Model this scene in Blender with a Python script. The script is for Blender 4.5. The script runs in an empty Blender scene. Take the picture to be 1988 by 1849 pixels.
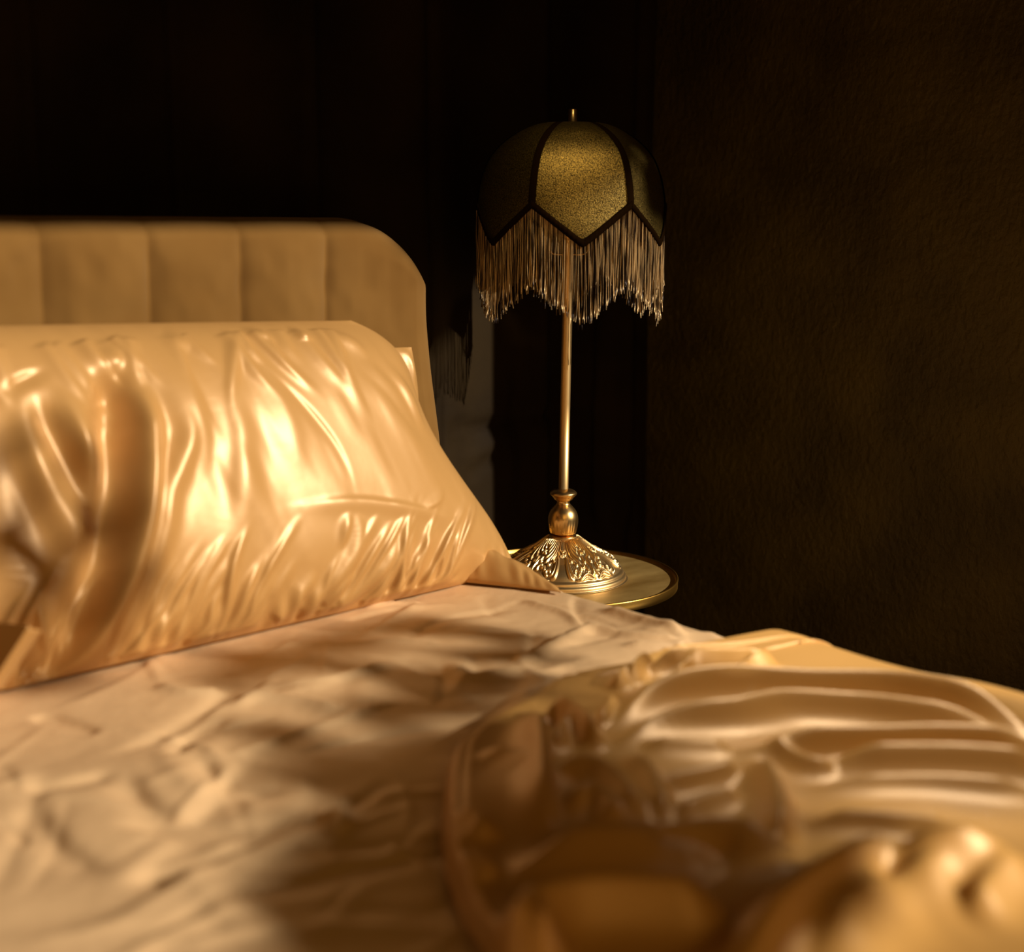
import bpy, math, random
import numpy as np
from mathutils import Vector, Matrix

random.seed(7)
rng = np.random.default_rng(11)
D = bpy.data
scn = bpy.context.scene
COL = scn.collection

# ------------------------------------------------------------------ camera model (room frame: X along the headboard, Y to the headboard wall)
CAM = np.array([0.0, 0.0, 1.2])
FPX, CX, CY = 2650.0, 994.0, 924.5
YAW, PITCH, ROLL = math.radians(43.0), math.radians(10.57), math.radians(0.25)
FWD = np.array([math.sin(YAW), math.cos(YAW), 0.0])
RGT = np.array([math.cos(YAW), -math.sin(YAW), 0.0])
UP = np.array([0.0, 0.0, 1.0])
AX = FWD * math.cos(PITCH) - UP * math.sin(PITCH)
UPC = FWD * math.sin(PITCH) + UP * math.cos(PITCH)
CR = RGT * math.cos(ROLL) + UPC * math.sin(ROLL)
CU = UPC * math.cos(ROLL) - RGT * math.sin(ROLL)


def ray(px, py):
    return AX + CR * ((px - CX) / FPX) - CU * ((py - CY) / FPX)


def on_z(px, py, z):
    d = ray(px, py)
    return CAM + d * ((z - CAM[2]) / d[2])


def on_y(px, py, y):
    d = ray(px, py)
    return CAM + d * (y / d[1])


def on_x(px, py, x):
    d = ray(px, py)
    return CAM + d * (x / d[0])


def on_plane(px, py, p0, n):
    d = ray(px, py)
    return CAM + d * (np.dot(p0 - CAM, n) / np.dot(d, n))


# ------------------------------------------------------------------ helpers
def empty(name, loc=(0, 0, 0), label=None, cat=None, group=None):
    o = D.objects.new(name, None)
    COL.objects.link(o)
    o.location = loc
    o.empty_display_size = 0.05
    tag(o, label, cat, group)
    return o


def tag(o, label=None, cat=None, group=None, kind=None):
    if label: o['label'] = label
    if cat: o['category'] = cat
    if group: o['group'] = group
    if kind: o['kind'] = kind
    return o


def mesh_obj(name, verts, faces, mat, parent=None, smooth=True, origin=None):
    """one mesh object; verts in world space, origin kept at the parent's (or given) location"""
    off = np.zeros(3)
    if parent is not None:
        p = parent
        while p is not None:
            off = off + np.array(p.location)
            p = p.parent
    if origin is not None:
        org = np.array(origin, float)
    else:
        org = off.copy()
    v = np.asarray(verts, float) - org
    me = D.meshes.new(name)
    me.from_pydata(v.tolist(), [], [tuple(int(i) for i in f) for f in faces])
    me.update()
    if smooth:
        me.polygons.foreach_set('use_smooth', np.ones(len(me.polygons), bool))
    if mat is not None:
        me.materials.append(mat)
    o = D.objects.new(name, me)
    COL.objects.link(o)
    o.location = org - off if parent is not None else org
    if parent is not None:
        o.parent = parent
    return o


class MB:
    def __init__(self):
        self.v, self.f, self.n = [], [], 0

    def add(self, verts, faces):
        verts = np.asarray(verts, float)
        self.v.append(verts)
        self.f += [tuple(i + self.n for i in f) for f in faces]
        self.n += len(verts)

    def grid(self, P, wrap_u=False, wrap_v=False, flip=False):
        n, m = P.shape[:2]
        idx = np.arange(n * m).reshape(n, m)
        a = idx if not wrap_u else np.vstack([idx, idx[:1]])
        if wrap_v:
            a = np.hstack([a, a[:, :1]])
        q = np.stack([a[:-1, :-1], a[1:, :-1], a[1:, 1:], a[:-1, 1:]], -1).reshape(-1, 4)
        if flip:
            q = q[:, ::-1]
        self.add(P.reshape(-1, 3), q.tolist())

    def lathe(self, prof, seg=64, c=(0, 0, 0), flute=None):
        pr = np.array(prof, float)
        th = np.linspace(0, 2 * math.pi, seg, endpoint=False)
        r = pr[None, :, 0] * np.ones((seg, 1))
        if flute is not None:
            r = r * flute(th[:, None], pr[None, :, 1])
        P = np.stack([c[0] + r * np.cos(th)[:, None], c[1] + r * np.sin(th)[:, None],
                      c[2] + np.broadcast_to(pr[None, :, 1], r.shape)], -1)
        self.grid(P, wrap_u=True)

    def tube(self, path, rad, seg=6, closed=False, caps=True):
        p = np.asarray(path, float)
        n = len(p)
        rad = np.broadcast_to(np.asarray(rad, float), (n,))
        t = np.gradient(p, axis=0)
        if closed:
            t = np.roll(p, -1, 0) - np.roll(p, 1, 0)
        t /= np.linalg.norm(t, axis=1)[:, None] + 1e-12
        up = np.array([0, 0, 1.0]) if abs(t[0][2]) < 0.9 else np.array([1.0, 0, 0])
        nrm = np.cross(t[0], up); nrm /= np.linalg.norm(nrm)
        rings = []
        for i in range(n):
            nrm = nrm - t[i] * np.dot(nrm, t[i]); nrm /= np.linalg.norm(nrm)
            b = np.cross(t[i], nrm)
            a = np.linspace(0, 2 * math.pi, seg, endpoint=False)
            rings.append(p[i] + rad[i] * (np.cos(a)[:, None] * nrm + np.sin(a)[:, None] * b))
        self.grid(np.array(rings), wrap_u=closed, wrap_v=True)
        if caps and not closed:
            base = self.n - n * seg
            self.f.append(tuple(base + k for k in range(seg))[::-1])
            self.f.append(tuple(base + (n - 1) * seg + k for k in range(seg)))

    def box(self, lo, hi):
        x0, y0, z0 = lo; x1, y1, z1 = hi
        v = [(x0, y0, z0), (x1, y0, z0), (x1, y1, z0), (x0, y1, z0), (x0, y0, z1), (x1, y0, z1), (x1, y1, z1), (x0, y1, z1)]
        self.add(v, [(0, 3, 2, 1), (4, 5, 6, 7), (0, 1, 5, 4), (1, 2, 6, 5), (2, 3, 7, 6), (3, 0, 4, 7)])

    def build(self, name, mat, parent=None, smooth=True, origin=None):
        return mesh_obj(name, np.concatenate(self.v), self.f, mat, parent, smooth, origin)


def spline(pts, k=6):
    p = np.array(pts, float)
    if len(p) < 3:
        s = np.linspace(0, 1, k + 1)[:, None]
        return p[0] * (1 - s) + p[-1] * s
    q = np.vstack([2 * p[0] - p[1], p, 2 * p[-1] - p[-2]])
    out = []
    for i in range(1, len(q) - 2):
        for s in np.arange(k) / k:
            a, b, c, d = q[i - 1], q[i], q[i + 1], q[i + 2]
            out.append(.5 * ((2 * b) + (c - a) * s + (2 * a - 5 * b + 4 * c - d) * s * s + (-a + 3 * b - 3 * c + d) * s ** 3))
    out.append(p[-1])
    return np.array(out)


def smoothstep(a, b, x):
    t = np.clip((x - a) / (b - a + 1e-12), 0, 1)
    return t * t * (3 - 2 * t)


def stroke(A, B, pts, h, wl, wr=None, taper=(.15, .15), k=5, power=2.0):
    """height of a fold whose crest follows pts in the (A,B) plane; wl / wr widths left and right of its direction"""
    if wr is None: wr = wl
    p = spline(pts, k)
    W = 2.7 * max(wl, wr)
    lo, hi = p.min(0) - W, p.max(0) + W
    out = np.zeros_like(A)
    m = (A > lo[0]) & (A < hi[0]) & (B > lo[1]) & (B < hi[1])
    if not m.any():
        return out
    a, b = A[m], B[m]
    best = np.full(a.shape, 1e9); side = np.zeros(a.shape); tt = np.zeros(a.shape)
    L = np.concatenate([[0], np.cumsum(np.linalg.norm(np.diff(p, axis=0), axis=1))])
    for i in range(len(p) - 1):
        d = p[i + 1] - p[i]; l2 = d @ d + 1e-12
        s = np.clip(((a - p[i][0]) * d[0] + (b - p[i][1]) * d[1]) / l2, 0, 1)
        ex, ey = a - p[i][0] - s * d[0], b - p[i][1] - s * d[1]
        dist = np.hypot(ex, ey)
        c = d[0] * ey - d[1] * ex
        u = dist < best
        best[u] = dist[u]; side[u] = c[u]; tt[u] = (L[i] + s[u] * math.sqrt(l2)) / L[-1]
    w = np.where(side > 0, wl, wr)
    v = h * np.exp(-(best / w) ** power)
    if taper[0] > 0: v = v * (0.03 + .97 * smoothstep(0, taper[0], tt))
    if taper[1] > 0: v = v * (0.03 + .97 * smoothstep(0, taper[1], 1 - tt))
    out[m] = v
    return out


def vnoise(x, y, seed=0):
    xi, yi = np.floor(x).astype(int), np.floor(y).astype(int)
    xf, yf = x - xi, y - yi
    def hsh(i, j):
        n = (i * 374761393 + j * 668265263 + seed * 1442695041) & 0x7fffffff
        n = ((n ^ (n >> 13)) * 1274126177) & 0x7fffffff
        return ((n ^ (n >> 16)) & 0xffff) / 65535.0 * 2 - 1
    u, v = xf * xf * xf * (xf * (xf * 6 - 15) + 10), yf * yf * yf * (yf * (yf * 6 - 15) + 10)
    a, b, c, d = hsh(xi, yi), hsh(xi + 1, yi), hsh(xi, yi + 1), hsh(xi + 1, yi + 1)
    return (a * (1 - u) + b * u) * (1 - v) + (c * (1 - u) + d * u) * v


# ------------------------------------------------------------------ materials
def lin(r, g, b):
    f = lambda c: (c / 255 / 12.92) if c / 255 <= .04045 else ((c / 255 + .055) / 1.055) ** 2.4
    return (f(r), f(g), f(b), 1)


def new_mat(name):
    m = D.materials.new(name); m.use_nodes = True
    nt = m.node_tree
    return m, nt, nt.nodes['Principled BSDF'], nt.nodes, nt.links


def add_bump(nt, bs, scale, strength, dist, kind='NOISE', detail=3, mapping=(1, 1, 1), prev=None):
    N, L = nt.nodes, nt.links
    tc = N.new('ShaderNodeTexCoord'); mp = N.new('ShaderNodeMapping'); mp.inputs['Scale'].default_value = mapping
    L.new(tc.outputs['Object'], mp.inputs['Vector'])
    if kind == 'NOISE':
        t = N.new('ShaderNodeTexNoise'); t.inputs['Detail'].default_value = detail; o = t.outputs['Fac']
    else:
        t = N.new('ShaderNodeTexVoronoi'); o = t.outputs['Distance']
    t.inputs['Scale'].default_value = scale
    L.new(mp.outputs['Vector'], t.inputs['Vector'])
    b = N.new('ShaderNodeBump'); b.inputs['Strength'].default_value = strength; b.inputs['Distance'].default_value = dist
    L.new(o, b.inputs['Height'])
    if prev is not None: L.new(prev.outputs['Normal'], b.inputs['Normal'])
    L.new(b.outputs['Normal'], bs.inputs['Normal'])
    return b, o


def mix_color(nt, bs, fac, c1, c2, lo=.35, hi=.65, sock='Base Color'):
    r = nt.nodes.new('ShaderNodeValToRGB')
    r.color_ramp.elements[0].position = lo; r.color_ramp.elements[0].color = c1
    r.color_ramp.elements[1].position = hi; r.color_ramp.elements[1].color = c2
    nt.links.new(fac, r.inputs['Fac']); nt.links.new(r.outputs['Color'], bs.inputs[sock])


def satin(name, c, rough=.33, spec=.8, bump=.25, sheen=.0, metal=.35):
    m, nt, bs, N, L = new_mat(name)
    bs.inputs['Base Color'].default_value = c
    bs.inputs['Metallic'].default_value = metal
    bs.inputs['Roughness'].default_value = rough
    bs.inputs['Specular IOR Level'].default_value = spec
    bs.inputs['Specular Tint'].default_value = (1, .90, .72, 1)
    if sheen:
        bs.inputs['Sheen Weight'].default_value = sheen
        bs.inputs['Sheen Roughness'].default_value = .4
        bs.inputs['Sheen Tint'].default_value = (1, .85, .65, 1)
    b1, o1 = add_bump(nt, bs, 14, bump, .012, detail=4)
    b2, o2 = add_bump(nt, bs, 900, .06, .0006, detail=1, prev=b1)
    return m


SATIN = lin(190, 143, 82)
M = {}
M['pillow_satin'] = satin('pillow_satin', SATIN, .40, .8, .06, metal=.12)
M['sheet_satin'] = satin('sheet_satin', lin(222, 184, 136), .48, .5, .35, metal=.05)
M['fold_satin'] = satin('fold_satin', lin(206, 156, 84), .42, .8, .04, metal=.08)

m, nt, bs, N, L = new_mat('champagne_velvet'); M['velvet'] = m
bs.inputs['Roughness'].default_value = .85; bs.inputs['Specular IOR Level'].default_value = .035
bs.inputs['Sheen Weight'].default_value = .25; bs.inputs['Sheen Roughness'].default_value = .5; bs.inputs['Sheen Tint'].default_value = (1, .8, .5, 1)
b, o = add_bump(nt, bs, 5, .25, .02, detail=3)
mix_color(nt, bs, o, lin(112, 79, 36), lin(126, 92, 46))

m, nt, bs, N, L = new_mat('dark_drape'); M['drape'] = m
bs.inputs['Roughness'].default_value = .8; bs.inputs['Specular IOR Level'].default_value = .12
b0, o0 = add_bump(nt, bs, 420, .25, .001, detail=1)
b, o = add_bump(nt, bs, 4, .3, .02, detail=5, prev=b0)
mix_color(nt, bs, o, lin(26, 16, 3), lin(40, 28, 7))

m, nt, bs, N, L = new_mat('dark_plaster'); M['plaster'] = m
bs.inputs['Roughness'].default_value = .55; bs.inputs['Specular IOR Level'].default_value = .35
b0, o0 = add_bump(nt, bs, 95, .9, .006, detail=4, mapping=(1, .8, .6))
b, o = add_bump(nt, bs, 6, .5, .02, detail=6, prev=b0)
mix_color(nt, bs, o, lin(62, 50, 16), lin(80, 66, 23))

m, nt, bs, N, L = new_mat('dark_floorboards'); M['floor'] = m
bs.inputs['Roughness'].default_value = .5
b, o = add_bump(nt, bs, 8, .2, .01, detail=5, mapping=(1, .1, 1))
mix_color(nt, bs, o, lin(30, 18, 8), lin(52, 32, 16))

def brass(name, c, rough, bump=None, bdist=.0003):
    m, nt, bs, N, L = new_mat(name)
    bs.inputs['Base Color'].default_value = c; bs.inputs['Metallic'].default_value = 1; bs.inputs['Roughness'].default_value = rough
    if bump: add_bump(nt, bs, bump, .3, bdist, detail=2)
    return m
M['brass'] = brass('satin_brass', lin(222, 182, 116), .30)
M['pole_brass'] = brass('brushed_pole_brass', lin(232, 194, 130), .44)
M['base_brass'] = brass('cast_brass', lin(232, 196, 134), .38, 600, .0004)
m = brass('aged_tray_brass', lin(176, 136, 62), .5); M['tray'] = m
nt = m.node_tree; bs = nt.nodes['Principled BSDF']
b, o = add_bump(nt, bs, 9, .15, .003, detail=8, mapping=(1, 2.2, 1))
bs.inputs['Metallic'].default_value = .6
mix_color(nt, bs, o, lin(150, 116, 56), lin(206, 172, 104), .3, .72)
M['rim'] = brass('tray_rim_brass', lin(200, 152, 70), .34)

m, nt, bs, N, L = new_mat('gold_lame'); M['lame'] = m
bs.inputs['Metallic'].default_value = .88; bs.inputs['Roughness'].default_value = .40; bs.inputs['Specular IOR Level'].default_value = .4
b, o = add_bump(nt, bs, 640, .7, .0010, detail=2)
mix_color(nt, bs, o, lin(34, 25, 6), lin(150, 124, 60), .36, .76)

m, nt, bs, N, L = new_mat('black_braid'); M['braid'] = m
bs.inputs['Base Color'].default_value = lin(20, 10, 2); bs.inputs['IOR'].default_value = 1.08; bs.inputs['Roughness'].default_value = .75; bs.inputs['Specular IOR Level'].default_value = .1
m, nt, bs, N, L = new_mat('shade_lining'); M['lining'] = m
bs.inputs['Base Color'].default_value = lin(90, 66, 34); bs.inputs['Roughness'].default_value = .6

m, nt, bs, N, L = new_mat('gold_fringe_thread'); M['thread'] = m
bs.inputs['Metallic'].default_value = .4; bs.inputs['Roughness'].default_value = .36
tc = N.new('ShaderNodeTexCoord'); mp = N.new('ShaderNodeMapping'); mp.inputs['Scale'].default_value = (300, 300, 14)
t = N.new('ShaderNodeTexNoise'); t.inputs['Scale'].default_value = 1
L.new(tc.outputs['Object'], mp.inputs['Vector']); L.new(mp.outputs['Vector'], t.inputs['Vector'])
mix_color(nt, bs, t.outputs['Fac'], lin(34, 18, 5), lin(235, 196, 136), .42, .60)

m, nt, bs, N, L = new_mat('bulb_glass'); M['glass'] = m
bs.inputs['Base Color'].default_value = lin(255, 236, 205); bs.inputs['Roughness'].default_value = .05; bs.inputs['Transmission Weight'].default_value = .9
m, nt, bs, N, L = new_mat('dark_timber'); M['timber'] = m
bs.inputs['Roughness'].default_value = .6
b, o = add_bump(nt, bs, 9, .2, .01, detail=5, mapping=(.2, 2, 2))
mix_color(nt, bs, o, lin(34, 21, 10), lin(58, 36, 18))
m, nt, bs, N, L = new_mat('mattress_ticking'); M['ticking'] = m
bs.inputs['Roughness'].default_value = .8
b, o = add_bump(nt, bs, 60, .3, .004)
mix_color(nt, bs, o, lin(150, 112, 66), lin(176, 136, 86))
m, nt, bs, N, L = new_mat('leaf'); M['leaf'] = m
bs.inputs['Roughness'].default_value = .6
b, o = add_bump(nt, bs, 12, .2, .01)
mix_color(nt, bs, o, lin(36, 44, 16), lin(62, 70, 28))

# ------------------------------------------------------------------ room
BED_Z = 0.64
XW, YC = 2.27, 2.0            # right wall plane, curtain plane
XL, YB, H = -1.6, 2.1, 2.95

def struct(name, mb, mat, smooth=False):
    o = mb.build(name, mat, None, smooth, origin=(0, 0, 0)); tag(o, kind='structure'); return o

mb = MB(); mb.box((XL, YB, 0), (XW + .1, YB + .1, H)); struct('wall_back', mb, M['plaster'])
mb = MB(); mb.box((XW, 1.03, 0), (XW + .1, YB, H)); struct('wall_right', mb, M['plaster'])
mb = MB(); mb.box((XL, -1.32, H), (4.2, YB + .1, H + .1)); struct('ceiling', mb, M['plaster'])
mb = MB(); mb.box((XL, -1.32, -.06), (4.2, YB + .1, 0)); struct('floor', mb, M['floor'])

mb = MB(); mb.box((4.2, -1.32, 0), (4.3, YB + .1, H)); struct('wall_far_right', mb, M['plaster'])
mb = MB(); mb.box((XL - .1, -1.32, 0), (XL, YB + .1, H)); struct('wall_left', mb, M['plaster'])
mb = MB(); mb.box((XW + .1, YB, 0), (4.2, YB + .1, H)); struct('wall_alcove', mb, M['plaster'])

# the drape that hangs in front of the headboard wall
nx, nz = 420, 200
x = np.linspace(XL + .05, XW - .012, nx); z = np.linspace(.03, H - .05, nz)
A, B = np.meshgrid(x, z, indexing='ij')
Yd = YC + .012 * np.sin(A * 2 * math.pi / .335 + .8 * np.sin(A * 3.1)) + .006 * vnoise(A * 9, B * 1.2, 3) + .004 * vnoise(A * 3, B * 4, 5)
Yd += .012 * vnoise(A * 2.2, B * 1.1, 9)
def cur(pts): return [on_y(px, py, YC)[[0, 2]] for px, py in pts]
for pts, h, w in [([(845, 838), (880, 832), (935, 830), (1000, 815), (1090, 800)], -.014, .009), ([(845, 858), (900, 862), (960, 850), (1030, 835)], -.007, .012),
                  ([(930, 880), (980, 845), (1040, 820)], .006, .012), ([(1005, 700), (1000, 800), (1010, 900), (1000, 1000)], -.01, .02),
                  ([(1020, 800), (1100, 790), (1180, 800)], -.008, .01), ([(1010, 865), (1080, 850), (1150, 862)], .006, .012), ([(900, 930), (950, 900), (985, 860)], -.006, .010),
                  ([(1180, 560), (1172, 800), (1168, 1040)], -.03, .02), ([(1222, 560), (1218, 800), (1214, 1040)], .016, .02)]:
    Yd += -stroke(A, B, cur(pts), h, w)
for i in range(14):
    cx_ = XL + .3 + i * .27
    Yd += -stroke(A, B, [(cx_, .05), (cx_ + .02 * math.sin(i), 1.3), (cx_ - .01, H - .06)], .012 * (-1) ** i, .012)
P = np.stack([A, Yd, B], -1)
mb = MB(); mb.grid(P, flip=False)
o = mb.build('curtain', M['drape'], None, True, origin=(0.4, YC, H - .05))
tag(o, 'floor-length dark drape hanging behind the headboard and lamp', 'curtain')

# ------------------------------------------------------------------ bed
XE = 1.47                     # right edge of the mattress
YH = 1.80                     # headboard front face
bed = empty('bed', (.66, .8, 0), 'champagne velvet bed with a channel-tufted headboard with rounded corners', 'bed')
# headboard: outline with rounded upper corners, channels on the front
hx0, hx1, hz1, hr = -.16, 1.497, 1.205, .18
nu, nv = 460, 150
u = np.linspace(0, 1, nu); v = np.linspace(0, 1, nv)
def head_top(xx):
    e = np.minimum(xx - hx0, hx1 - xx)
    t = np.clip(1 - e / hr, 0, 1)
    return hz1 - hr * (1 - np.sqrt(np.clip(1 - t ** 2.3, 0, 1)))
xx = hx0 + (hx1 - hx0) * (.5 - .5 * np.cos(math.pi * u)) * .35 + (hx1 - hx0) * u * .65
seams = [on_y(p, q, YH)[0] for p, q in [(78, 470), (287, 470), (467, 470), (634, 470)]]
step = (seams[-1] - seams[0]) / 3
seams = [seams[0] - step * k for k in (4, 3, 2, 1)] + seams
Zt = head_top(xx)
Z = .30 + (Zt[:, None] - .30) * v[None, :]
X = np.repeat(xx[:, None], nv, 1)
X = X + .030 * smoothstep(1.06, .78, Z) * smoothstep(1.0, 1.497, X)
TH = .10
edge = np.minimum(np.minimum((X - hx0), (hx1 + .03 * smoothstep(1.06, .78, Z) - X)), 1.0 * (Zt[:, None] - Z))
def face(sign):
    rr = .035
    k = np.clip(edge / rr, 0, 1)
    bul = TH / 2 * np.sqrt(np.clip(1 - (1 - k) ** 2, 0, 1))
    return bul
bul = face(1)
g = np.zeros_like(X)
for s in seams:
    wob = .0025 * np.sin(Z * 17 + s * 40)
    g -= .010 * np.exp(-np.abs((X - s - wob) / .011) ** 1.3) + .011 * np.exp(-((X - s) / .05) ** 2)
g += .004 * vnoise(X * 14, Z * 9, 21) + .0018 * vnoise(X * 40, Z * 30, 22)
k = np.clip(edge / .05, 0, 1)
Yf = YH + TH / 2 - bul - g * (.25 + .75 * k) - .012 * k
Yr = YH + TH / 2 + bul * .9
mb = MB(); mb.grid(np.stack([X, Yf, Z], -1)); mb.grid(np.stack([X, Yr, Z], -1), flip=True)
mb.build('headboard', M['velvet'], bed)
mb = MB()
sv = np.array([(.0, .22), (.012, .20), (.03, .2)])
bx0, bx1, by0, by1 = -.12, XE - .03, -.28, YH - .02
mb.box((bx0, by0, .16), (bx1, by1, .36)); mb.build('bed_base', M['velvet'], bed, False)
for lx in (bx0 + .08, bx1 - .08):
    for ly in (by0 + .08, by1 - .08):
        mb = MB(); mb.lathe([(.0, 0), (.018, 0), (.028, .16), (0, .16)], 20, (lx, ly, 0)); mb.build('leg', M['timber'], bed)
# mattress with rounded edges
def rounded_slab(x0, x1, y0, y1, z0, z1, r, n=8):
    m_ = MB(); rings = []
    def ring(ins, z):
        pts = []
        rr = max(.06 - ins, .012)
        for cx_, cy_, a0 in ((x1 - ins - rr, y1 - ins - rr, 0), (x0 + ins + rr, y1 - ins - rr, 90), (x0 + ins + rr, y0 + ins + rr, 180), (x1 - ins - rr, y0 + ins + rr, 270)):
            for a in np.radians(np.linspace(a0, a0 + 90, 7)):
                pts.append((cx_ + rr * math.cos(a), cy_ + rr * math.sin(a), z))
        return pts
    for a in np.linspace(0, math.pi / 2, n): rings.append(ring(r * (1 - math.sin(a)), z0 + r * (1 - math.cos(a))))
    for a in np.linspace(math.pi / 2, 0, n): rings.append(ring(r * (1 - math.sin(a)), z1 - r * (1 - math.cos(a))))
    R_ = np.array(rings); m_.grid(np.transpose(R_, (1, 0, 2)), wrap_u=True)
    nn = R_.shape[1]
    m_.f.append(tuple(i * len(rings) for i in range(nn))); m_.f.append(tuple(i * len(rings) + len(rings) - 1 for i in range(nn))[::-1])
    return m_
rounded_slab(bx0, XE - .012, by0, by1, .36, BED_Z - .012, .045).build('mattress', M['ticking'], bed)

# ------------------------------------------------------------------ cloth on the mattress
def drape_map(S, T, hgt, x_edge, r=.05):
    """S runs across the bed; past x_edge - r the cloth rolls over the mattress edge and hangs"""
    s0 = x_edge - r
    q = np.clip((S - s0) / (r * math.pi / 2), 0, None)
    ang = np.minimum(q, 1) * math.pi / 2
    down = np.clip(S - s0 - r * math.pi / 2, 0, None)
    nxv, nzv = np.sin(ang), np.cos(ang)
    bx = np.where(S < s0, S, s0 + r * np.sin(ang))
    bz = np.where(S < s0, BED_Z, BED_Z - r + r * np.cos(ang) - down)
    return np.stack([bx + nxv * hgt, T, bz + nzv * hgt], -1)

def bed_xy(pts, h=0.0):
    return [on_z(px, py, BED_Z + h)[:2] for px, py in pts]

# fitted sheet
ns, nt_ = 420, 420
S = np.linspace(bx0 + .0, XE + .26, ns); T = np.linspace(by0 - .01, YH - .025, nt_)
S, T = np.meshgrid(S, T, indexing='ij')
h = .004 * vnoise(S * 5, T * 5, 31) + .0018 * vnoise(S * 14 + T * 5, T * 9 - S * 4, 32)
def creases(h, S, T, n, hh, w, seed, lo, hi, ln=(.08, .3)):
    r_ = random.Random(seed)
    for i in range(n):
        x0, y0 = r_.uniform(lo[0], hi[0]), r_.uniform(lo[1], hi[1])
        a = r_.choice([-.9, .2, .5, 1.1]) + r_.gauss(0, .45)
        l = r_.uniform(*ln); k_ = r_.gauss(0, .8)
        pts = []
        x_, y_ = x0, y0
        for j in range(5):
            pts.append((x_, y_)); x_ += l / 4 * math.cos(a); y_ += l / 4 * math.sin(a); a += k_ * .25
        sg = 1 if r_.random() < .6 else -1
        h = h + stroke(S, T, pts, sg * hh * r_.uniform(.4, 1.2), w * r_.uniform(.6, 1.6), w * r_.uniform(.8, 2.6), (.3, .3), k=3)
    return h
h = creases(h, S, T, 170, .0034, .006, 5, (.3, .5), (1.45, 1.55))
h = creases(h, S, T, 40, .0055, .012, 6, (.3, .45), (1.2, 1.3), (.12, .4))
# creases traced from the photograph's sheet
for pts, hh, wl, wr in [
    ([(230, 1500), (290, 1570), (370, 1600), (520, 1602), (600, 1570)], -.008, .010, .022),
    ([(380, 1470), (430, 1520), (560, 1545)], -.007, .009, .016),
    ([(0, 1540), (120, 1530), (240, 1505)], -.006, .010, .018),
    ([(230, 1720), (330, 1690), (470, 1640), (520, 1605)], -.006, .010, .02),
    ([(60, 1385), (120, 1400), (190, 1425)], -.012, .010, .012),
    ([(320, 1480), (370, 1430), (440, 1385)], -.008, .008, .012),
    ([(60, 1560), (110, 1640), (210, 1700)], -.007, .01, .02),
    ([(450, 1350), (580, 1360), (680, 1385)], .007, .007, .014),
    ([(300, 1330), (370, 1345), (450, 1340)], .008, .007, .012),
    ([(500, 1335), (640, 1325), (770, 1290)], .008, .008, .014),
    ([(1010, 1170), (1050, 1185), (1100, 1200), (1140, 1230)], .006, .005, .01),
    ([(980, 1300), (1060, 1270), (1140, 1230), (1200, 1225)], .010, .008, .014),
    ([(1160, 1190), (1240, 1215), (1340, 1245)], .012, .008, .012),
    ([(1130, 1225), (1230, 1245), (1330, 1255)], .010, .006, .010),
    ([(1200, 1260), (1300, 1265), (1360, 1262)], .009, .006, .010),
    ([(620, 1600), (650, 1585), (665, 1600), (640, 1625)], .012, .010, .012),
    ([(880, 1330), (960, 1315), (1040, 1300)], .008, .010, .02),
    ([(700, 1190), (760, 1178), (830, 1176)], .006, .004, .006),
]:
    h = h + stroke(S, T, bed_xy(pts), hh, wl, wr, (.25, .25))
h = h * smoothstep(by0, by0 + .1, T)
r_ = random.Random(3)
hang = np.clip(S - XE, 0, None)
h = h + smoothstep(0, .12, hang) * (.012 * np.sin(T * 34 + 2 * np.sin(T * 9)))
h = np.maximum(h, -.009)
Pm = drape_map(S, T, h + .002, XE, .05)
mb = MB(); mb.grid(Pm)
o = mb.build('fitted_sheet', M['sheet_satin'], None, True, origin=(.7, .8, BED_Z))
tag(o, 'crinkled champagne satin fitted sheet stretched over the mattress', 'bed sheet')

# rumpled top sheet thrown back over the right side of the bed
hem_px = [(1530, 1272), (1480, 1276), (1400, 1284), (1300, 1288), (1235, 1300), (1190, 1335), (1130, 1352), (1068, 1348), (1010, 1385), (930, 1430), (880, 1465), (864, 1520), (858, 1620), (872, 1710), (905, 1790), (960, 1880), (1010, 1990)]
hem = spline(bed_xy(hem_px, .012), 8)
ha = hem[-1]
hem = np.vstack([hem, spline([hem[-1], hem[-1] + [(.72 - ha[0]) * .3, -.12], [.70, .15], [.68, by0 + .05]], 6)[1:]])
L_ = np.concatenate([[0], np.cumsum(np.linalg.norm(np.diff(hem, axis=0), axis=1))]); L_ /= L_[-1]
ns, nt_ = 460, 300
sv = np.linspace(0, 1, ns); tv = np.linspace(0, 1, nt_) ** 1.25
hemS = np.stack([np.interp(sv, L_, hem[:, 0]), np.interp(sv, L_, hem[:, 1])], -1)
oth_pts = np.array([(XE + .30, hem[0][1] - .02), (XE + .34, .75), (XE + .34, .4), (XE + .33, .1), (XE + .3, by0), (1.2, by0), (.75, by0)])
Lo = np.array([0, .35, .62, .75, .86, .94, 1.0])
oth = np.stack([np.interp(sv, Lo, oth_pts[:, 0]), np.interp(sv, Lo, oth_pts[:, 1])], -1)
S = hemS[:, None, 0] * (1 - tv) + oth[:, None, 0] * tv
T = hemS[:, None, 1] * (1 - tv) + oth[:, None, 1] * tv
dist_hem = np.hypot(S - hemS[:, None, 0], T - hemS[:, None, 1])
h = .016 * smoothstep(0, .03, dist_hem) + .004 + .007 * np.exp(-((dist_hem - .012) / .007) ** 2)
h += .006 * vnoise(S * 7, T * 7, 41) * smoothstep(0, .06, dist_hem)
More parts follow.
